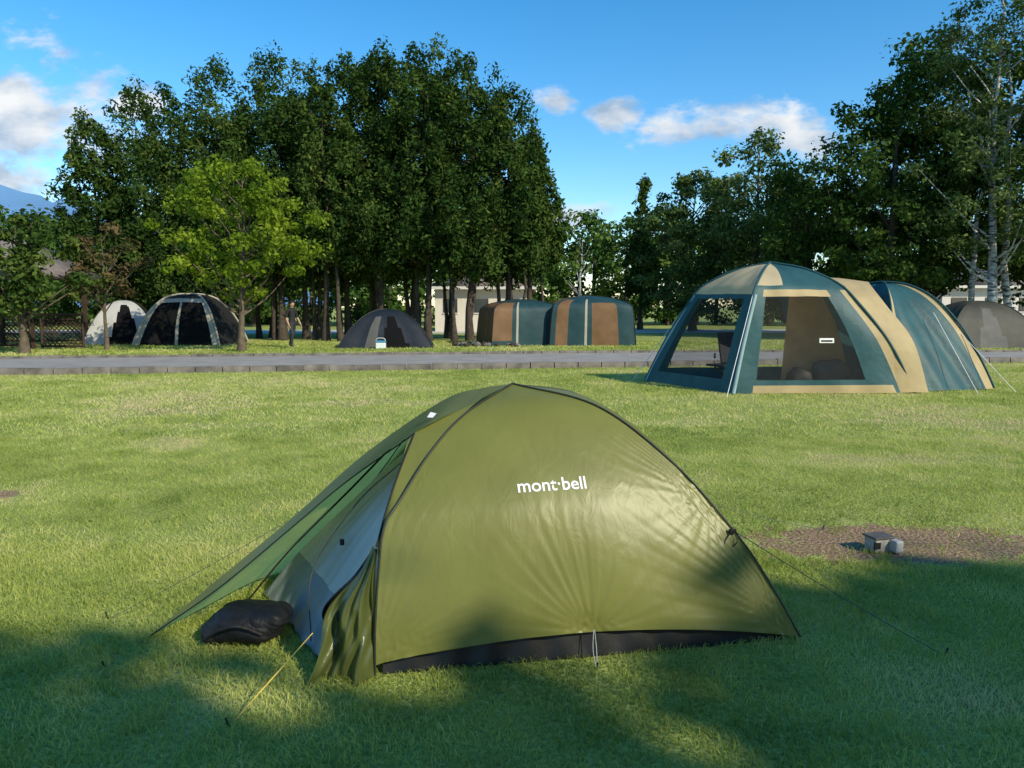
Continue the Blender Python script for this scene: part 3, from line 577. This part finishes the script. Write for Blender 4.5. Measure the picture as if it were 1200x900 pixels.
frame_tent('dome_tent',legs_of(-13.15,30.6,-.05,3.5,2.8,2.02,3.0),[lambda s,t:(1 if (s<.10 or (.46<s<.54) or s>.92) and t<.68 else (1 if .60<t<.68 else (0 if t>.68 else 2))),lambda s,t:0,lambda s,t:0,lambda s,t:(2 if .2<s<.8 and t<.6 else 0)],[fb_black,fb_beige,netd],pole=fb_beige,pr=.045)
frame_tent('dome_tent',legs_of(-4.75,28.3,.1,3.5,2.0,1.42,2.2),[lambda s,t:(1 if .30<s<.40 and t<.6 else (2 if tri(s,t,.45,.75,.6) else 0)),lambda s,t:0,lambda s,t:0,lambda s,t:0],[solid('tent_navy',(.014,.019,.027),.5,.15,4,.3,12,trans=.1),fb_grey,netd])
frame_tent('cabin_tent',legs_of(.35,30.3,.28,3.1,2.6,1.80,cabin=True),[lambda s,t:(0 if t>.62 else (1 if s<.26 and t>.05 else (2 if .30<s<.33 else 0))),lambda s,t:0,lambda s,t:0,lambda s,t:(1 if t<.6 else 0)],[fb_dgreen,fb_tan,fb_beige],res=36)
frame_tent('cabin_tent',legs_of(3.1,30.3,.05,3.4,2.6,1.95,cabin=True),[lambda s,t:(0 if t>.60 else (1 if .06<s<.20 or (.48<s<.80 and t<.48) else (2 if .40<s<.43 else 0))),lambda s,t:0,lambda s,t:0,lambda s,t:1],[fb_dgreen,fb_tan,fb_beige],res=36)
frame_tent('dome_tent',legs_of(17.7,28.5,.1,4.0,2.6,1.72,2.6),[lambda s,t:(1 if tri(s,t,.3,.6,.6) else 0),lambda s,t:0,lambda s,t:0,lambda s,t:0],[solid('tent_olive_grey',(.05,.05,.038),.6,.15,4,.3,12,trans=.1),fb_grey])
pk=(4.85,14.1,2.33)
lA=[(2.69,15.0,.01),(3.10,14.87,.9),(3.58,14.72,1.72),(3.85,14.6,1.98),(4.3,14.4,2.2),pk]
lB=[(3.80,12.80,.01),(4.0,12.93,.9),(4.22,13.08,1.72),(4.36,13.25,1.97),(4.6,13.65,2.2),pk]
lC=[(7.05,12.90,.01),(6.6,13.02,.9),(6.05,13.22,1.66),(5.8,13.4,1.94),(5.35,13.75,2.2),pk]
lD=[(6.3,15.5,.01),(5.95,15.3,.9),(5.6,15.1,1.72),(5.4,14.9,1.98),(5.15,14.55,2.2),pk]
def sAB(s,t):
    if t>.56: return 2
    return 3 if .12<s<.88 and .07<t<.54 else 0
def sBC(s,t):
    if t>.62: return 0 if s>.30 else 2
    if t>.60: return 0
    if .545<t and .10<s<.78: return 1
    if t<.045 and s>.12 and s<.9: return 1
    if .13<s<.76 and .07<t<.545: return 4
    if s>.93: return 1
    return 0
def sCD(s,t): return 0
def sDA(s,t):
    if t>.62: return 2
    return 3 if .1<s<.9 and .08<t<.55 else 0
big=frame_tent('family_tent',[lA,lB,lC,lD],[sAB,sBC,sCD,sDA],[fb_teal,fb_gold,fb_roof,net,clear],res=70,pole=fb_teal,pr=.022,sagd=.0)
for lg,nm in ((lA,'a'),(lB,'b')):
    tube('leg_strip_'+nm,crom(lg[:3],14)+[.03,-.03,0],.035,solid('pale_trim_'+nm,(.25,.36,.38),.5,.1,4,.1,20),big)
bp=(7.25,14.7,1.97)
def leg2(c,e=2.4):
    return [(bp[0]+(c[0]-bp[0])*s,bp[1]+(c[1]-bp[1])*s,bp[2]*(1-s**e)+.01) for s in (1,.94,.84,.68,.47,.23,0)]
def sF(s,t):
    if s<.10 or s>.90: return 1
    return 0
def sG(s,t): return 1 if .25<s<.42 else 0
frame2=[leg2((6.75,12.98)),leg2((8.85,13.55)),leg2((8.55,16.3)),leg2((6.0,16.0))]
for i in range(4):
    patch('bedroom_wall_%d'%(i+1),frame2[i],frame2[(i+1)%4],44,44,[fb_teal,fb_gold],big,disp=lambda S,t,i=i:-.10*np.sin(np.pi*S)*np.sin(np.pi*t)+.02*np.sin(S*15+i+t*6)*(1-t)+.014*np.sin(S*31+t*11)*(1-t),matfn=[sF,sG,lambda s,t:0,lambda s,t:0][i])
for i in range(4): tube('bedroom_pole_%d'%(i+1),crom(frame2[i],24)+[0,-.01,.02],.018,fb_teal,big)
strip_v=[crom([(6.75,12.9,.01),(6.5,13.05,.9),(6.12,13.2,1.60),(5.85,13.5,1.92),(5.6,14.2,2.08)],30),crom([(7.30,12.92,.01),(7.08,13.1,.9),(6.80,13.5,1.50),(6.75,14.0,1.86),(6.9,14.5,1.99)],30)]
VV=np.stack([strip_v[0],(strip_v[0]+strip_v[1])/2+[0,-.05,.02],strip_v[1]],1)
mesh_np('joining_panel',VV.reshape(-1,3),quads=grid_quads(30,3),mats=[fb_gold],smooth=True,parent=big)
mesh_np('room_divider',[(5.05,13.9,.05),(6.5,14.1,.05),(5.95,14.1,1.75),(5.2,14.0,1.9)],quads=[(0,1,2,3)],mats=[solid('divider_tan',(.60,.33,.16),.6,.15,3,.3,12,trans=.3)],parent=big)
mesh_np('tent_groundsheet',[(4.0,13.0,.012),(6.8,13.1,.012),(6.1,15.3,.012),(3.0,14.9,.012)],quads=[(0,1,2,3)],mats=[solid('sheet_tan',(.35,.26,.17),.8,.2,3,.2,20)],parent=big)
box('label',(5.50,12.985,.92),(.26,.012,.085),white,big,bevel=.004,tilt=(math.radians(-6),0,.03))
box('label_text_band',(5.50,12.977,.915),(.20,.006,.03),fb_black,big,tilt=(math.radians(-6),0,.03))
tube('guy_1',[(4.22,13.08,1.75),(3.55,12.2,0)],.006,white,big); tube('guy_2',[(3.58,14.72,1.75),(2.5,15.3,0)],.006,white,big)
tube('guy_3',[(8.3,13.9,1.1),(8.95,13.1,0)],.006,white,big); tube('guy_4',[(7.8,13.8,1.4),(8.15,12.9,0)],.006,white,big)
LB=empty('storage_bag')
blob('bag_1',(5.9,13.7,.28),(.7,.4,.5),fb_grey,LB,3,seg=20); blob('bag_2',(5.3,13.6,.2),(.45,.4,.38),fb_black,LB,6,seg=20)
Ch=empty('camp_chair'); cx,cy=4.0,13.9
chm=solid('chair_cloth',(.02,.022,.028),.7,.2,8,.2,30)
box('seat',(cx,cy,.42),(.52,.46,.04),chm,Ch,rot=.5,bevel=.01); box('backrest',(cx+.13,cy+.22,.74),(.50,.04,.58),chm,Ch,bevel=.01,tilt=(-.2,0,.5))
for k,(a,b) in enumerate(((-.2,-.18),(.2,-.18),(-.2,.18),(.2,.18))):
    tube('leg_%d'%k,[(cx+a,cy+b,0),(cx-a*.8,cy+b,.40)],.014,polem,Ch)
tube('arm_1',[(cx-.26,cy-.22,.58),(cx-.14,cy+.2,.62)],.02,polem,Ch); tube('arm_2',[(cx+.2,cy-.3,.58),(cx+.32,cy+.12,.62)],.02,polem,Ch)

# ------------------------------------------------------------------ buildings
def house(name,cx,cy,Lx,Ly,hw,hr,wallc,roofc,nwin,over=.5):
    E=empty(name); wm=solid(name+'_wall',wallc,.85,.06,1,.1,20); rm=solid(name+'_roof',roofc,.8,.15,2,.3,12); gm=solid(name+'_glass',(.03,.04,.05),.1,.2,3,.0,5,spec=.6); tm=solid(name+'_trim',(.6,.58,.54),.7,.05,3,.1,20)
    box('walls',(cx,cy,hw/2),(Lx,Ly,hw),wm,E)
    a=Lx/2+over;b=Ly/2+over;r=max(a-b,.3)
    V=[(cx-a,cy-b,hw+.003),(cx+a,cy-b,hw+.003),(cx+a,cy+b,hw+.003),(cx-a,cy+b,hw+.003),(cx-r,cy,hw+hr),(cx+r,cy,hw+hr)]
    mesh_np('roof',V,quads=[(0,1,5,4),(2,3,4,5),(3,2,1,0)],tris=[(1,2,5),(3,0,4)],mats=[rm],parent=E)
    box('fascia',(cx,cy-b-.03,hw-.06),(2*a,.05,.18),tm,E)
    for i in range(nwin):
        x=cx-Lx/2+(i+.5)*Lx/nwin
        box('window_%d'%i,(x,cy-Ly/2-.02,hw*.58),(Lx/nwin*.45,.05,hw*.32),gm,E); box('frame_%d'%i,(x,cy-Ly/2-.035,hw*.58-hw*.17),(Lx/nwin*.5,.07,.06),tm,E)
    return E
house('white_house',-1.9,49,5.8,5,2.75,1.25,(.60,.56,.48),(.20,.17,.16),3)
house('white_house',33,52,9,5,2.9,1.2,(.60,.58,.54),(.16,.15,.15),4)
G=empty('wooden_gazebo'); wood=solid('dark_wood',(.05,.032,.022),.8,.3,5,.3,40); shg=solid('roof_shingle',(.16,.14,.135),.85,.25,4,.5,14)
gx,gy=-19.0,28.5
for a in (-1.7,1.7):
    for b in (-1.7,1.7): box('post',(gx+a,gy+b,1.3),(.14,.14,2.6),wood,G)
rv=[]; 
for k,(rad,z) in enumerate(((2.4,2.6),(1.9,2.95),(1.91,2.99),(1.3,3.42),(1.31,3.46),(.7,3.88),(.71,3.92),(.02,4.25))):
    for sx_,sy_ in ((-1,-1),(1,-1),(1,1),(-1,1)): rv.append((gx+sx_*rad,gy+sy_*rad,z))
mesh_np('roof',rv,quads=[(k*4+j,k*4+(j+1)%4,(k+1)*4+(j+1)%4,(k+1)*4+j) for k in range(7) for j in range(4)]+[(3,2,1,0)],mats=[shg],parent=G)
def lattice(name,x0,x1,y,z0,z1,par):
    Vs=[];Qs=[];off=0
    def bar(p,q,wd):
        nonlocal off
        V,Q=tube_arr([p,q],[wd,wd],4); Vs.append(V);Qs.append(Q+off);off+=len(V)
    H_=z1-z0; st=.17; x=x0-H_
    while x<x1:
        for sgn in (1,-1):
            a=(x,z0) if sgn>0 else (x,z1); b=(x+H_,z1) if sgn>0 else (x+H_,z0)
            (ax,az),(bx,bz)=a,b
            if ax<x0: az=az+(bz-az)*(x0-ax)/(bx-ax); ax=x0
            if bx>x1: bz=az+(bz-az)*(x1-ax)/(bx-ax) if bx!=ax else bz; bx=x1
            if bx>ax: bar((ax,y+.01*sgn,az),(bx,y+.01*sgn,bz),.018)
        x+=st
    for z in (z0,z1): bar((x0,y-.03,z),(x1,y-.03,z),.04)
    for xx in (x0,x1): bar((xx,y-.03,0),(xx,y-.03,z1+.05),.05)
    return mesh_np(name,np.concatenate(Vs),quads=np.concatenate(Qs),mats=[wood],parent=par)
lattice('lattice_front_1',gx-1.7,gx,gy-1.75,.15,1.3,G); lattice('lattice_front_2',gx+.05,gx+1.7,gy-1.75,.15,1.3,G)
lattice('lattice_back',gx-1.7,gx+1.7,gy+1.75,.15,1.0,G)
box('bench',(gx,gy+1.3,.45),(3,.4,.06),wood,G,bevel=.01)
lf=empty('lattice_fence'); lattice('lattice_panel_1',-17.0,-15.5,26.9,.1,1.25,lf); lattice('lattice_panel_2',-20.5,-18.3,26.3,.1,1.25,lf)
box('notice_board',(-18.3,26.0,.95),(.45,.03,.30),white,lf,bevel=.004)
C=empty('cooler_box'); cw=solid('cooler_white',(.7,.72,.72),.4,.05,5,.05,20); cb_=solid('cooler_blue',(.05,.25,.40),.4,.1,5,.05,20)
box('cooler_body',(-4.75,26.9,.12),(.34,.24,.22),cw,C,bevel=.02); box('cooler_lid',(-4.75,26.9,.265),(.36,.26,.07),cb_,C,bevel=.02); tube('cooler_handle',crom([(-4.92,26.88,.26),(-4.88,26.85,.38),(-4.62,26.85,.38),(-4.58,26.88,.26)],12),.012,cw,C)
LG=empty('stone_border'); rock=solid('rock_grey',(.14,.13,.11),.9,.35,8,.4,40)
for k in range(14):
    blob('stone_%d'%k,(-2.3+k*.19+random.uniform(-.09,.09),28.6+random.uniform(-.35,.35),.07),(random.uniform(.14,.34),.2,random.uniform(.10,.24)),rock if k%3 else wood,LG,k,seg=12,fold=.12)

# ------------------------------------------------------------------ person
def skin_mesh(verts,edges,rad,root=0,sub=2):
    me=bpy.data.meshes.new('sk'); me.from_pydata(verts,edges,[]); o=bpy.data.objects.new('sk',me); link(o)
    md=o.modifiers.new('s','SKIN'); sv=me.skin_vertices[0].data
    for i,r in enumerate(rad):
        sv[i].radius=(r,r) if not isinstance(r,tuple) else r; sv[i].use_root=(i==root)
    md.use_smooth_shade=True
    if sub: m2=o.modifiers.new('ss','SUBSURF'); m2.levels=sub; m2.render_levels=sub
    bpy.context.view_layer.update()
    me2=bpy.data.meshes.new_from_object(o.evaluated_get(bpy.context.evaluated_depsgraph_get())); bpy.data.objects.remove(o); return me2
Pn=empty('person')
skinm=solid('skin',(.42,.26,.18),.6,.06,10,.05,60); hairm=solid('hair',(.012,.010,.009),.5,.3,40,.3,120); shirt=solid('black_shirt',(.018,.018,.02),.8,.2,10,.3,40); trous=solid('dark_trousers',(.03,.03,.036),.8,.2,10,.3,40); shoe=solid('shoes',(.05,.05,.05),.6,.2,10,.1,40)
vs=[(0,0,.93),(0,0,1.06),(0,.01,1.22),(0,.01,1.38),(0,0,1.47),(0,-.015,1.54),
 (-.09,0,.88),(-.10,-.10,.50),(-.10,-.04,.10),(-.11,-.17,.045),
 (.09,0,.88),(.10,.08,.49),(.10,.26,.13),(.10,.17,.05),
 (-.185,.01,1.40),(-.235,.05,1.13),(-.23,-.05,.89),(-.225,-.08,.81),
 (.185,.01,1.40),(.24,-.02,1.13),(.23,-.16,.92),(.225,-.20,.85)]
ed=[(0,1),(1,2),(2,3),(3,4),(4,5),(0,6),(6,7),(7,8),(8,9),(0,10),(10,11),(11,12),(12,13),(3,14),(14,15),(15,16),(16,17),(3,18),(18,19),(19,20),(20,21)]
rd=[(.145,.105),(.13,.10),(.14,.11),(.13,.10),.06,.055,.095,.065,.045,.038,.095,.065,.045,.038,.062,.046,.034,.026,.062,.046,.034,.026]
bm_=skin_mesh(vs,ed,rd)
for m in (shirt,trous,shoe,skinm): bm_.materials.append(m)
for p in bm_.polygons:
    c=p.center; p.use_smooth=True
    if c.z<.09: p.material_index=2
    elif c.z>1.50 or (abs(c.x)>.19 and c.z<1.12) : p.material_index=3
    elif c.z<.95 and abs(c.x)<.19: p.material_index=1
    else: p.material_index=0
ob=bpy.data.objects.new('body',bm_); link(ob,Pn)
for hx,hy,hz,sd in ((-.225,-.085,.80,-1),(.225,-.205,.84,1)):
    for f,(fx,ln) in enumerate(((-.026,.07),(-.009,.08),(.009,.076),(.026,.06))):
        v=[(hx,hy+fx*.3,hz+.03),(hx,hy+fx,hz-.03),(hx-.004*sd,hy+fx-.006,hz-.03-ln*.5),(hx-.016*sd,hy+fx-.012,hz-.03-ln)]
        me=skin_mesh(v,[(0,1),(1,2),(2,3)],[.013,.010,.009,.007],0,1); me.materials.append(skinm); o=bpy.data.objects.new('finger',me); link(o,Pn)
    me=skin_mesh([(hx,hy-.01,hz+.03),(hx-.01*sd,hy-.04,hz-.01),(hx-.015*sd,hy-.05,hz-.045)],[(0,1),(1,2)],[.014,.011,.008],0,1); me.materials.append(skinm); o=bpy.data.objects.new('thumb',me); link(o,Pn)
me=skin_mesh([(0,-.02,1.52),(0,-.025,1.60),(0,-.02,1.68),(0,-.115,1.61),(0,-.09,1.565),(-.078,-.005,1.615),(.078,-.005,1.615)],[(0,1),(1,2),(1,3),(1,4),(1,5),(1,6)],[.06,.085,.078,.014,.03,.018,.018],1,2)
me.materials.append(skinm);o=bpy.data.objects.new('head',me);link(o,Pn)
blob('hair',(0,.012,1.675),(.185,.205,.17),hairm,Pn,2,seg=20,fold=.03)
for ex in (-.032,.032): blob('eye',(ex,-.104,1.625),(.022,.014,.013),hairm,Pn,1,seg=8,fold=0)
box('mouth',(0,-.112,1.572),(.04,.008,.008),solid('lips',(.25,.10,.08),.6,.1,10,.0,10),Pn,bevel=.002)
Pn.location=(-8.15,27.6,0); Pn.rotation_euler=(0,0,math.radians(60))
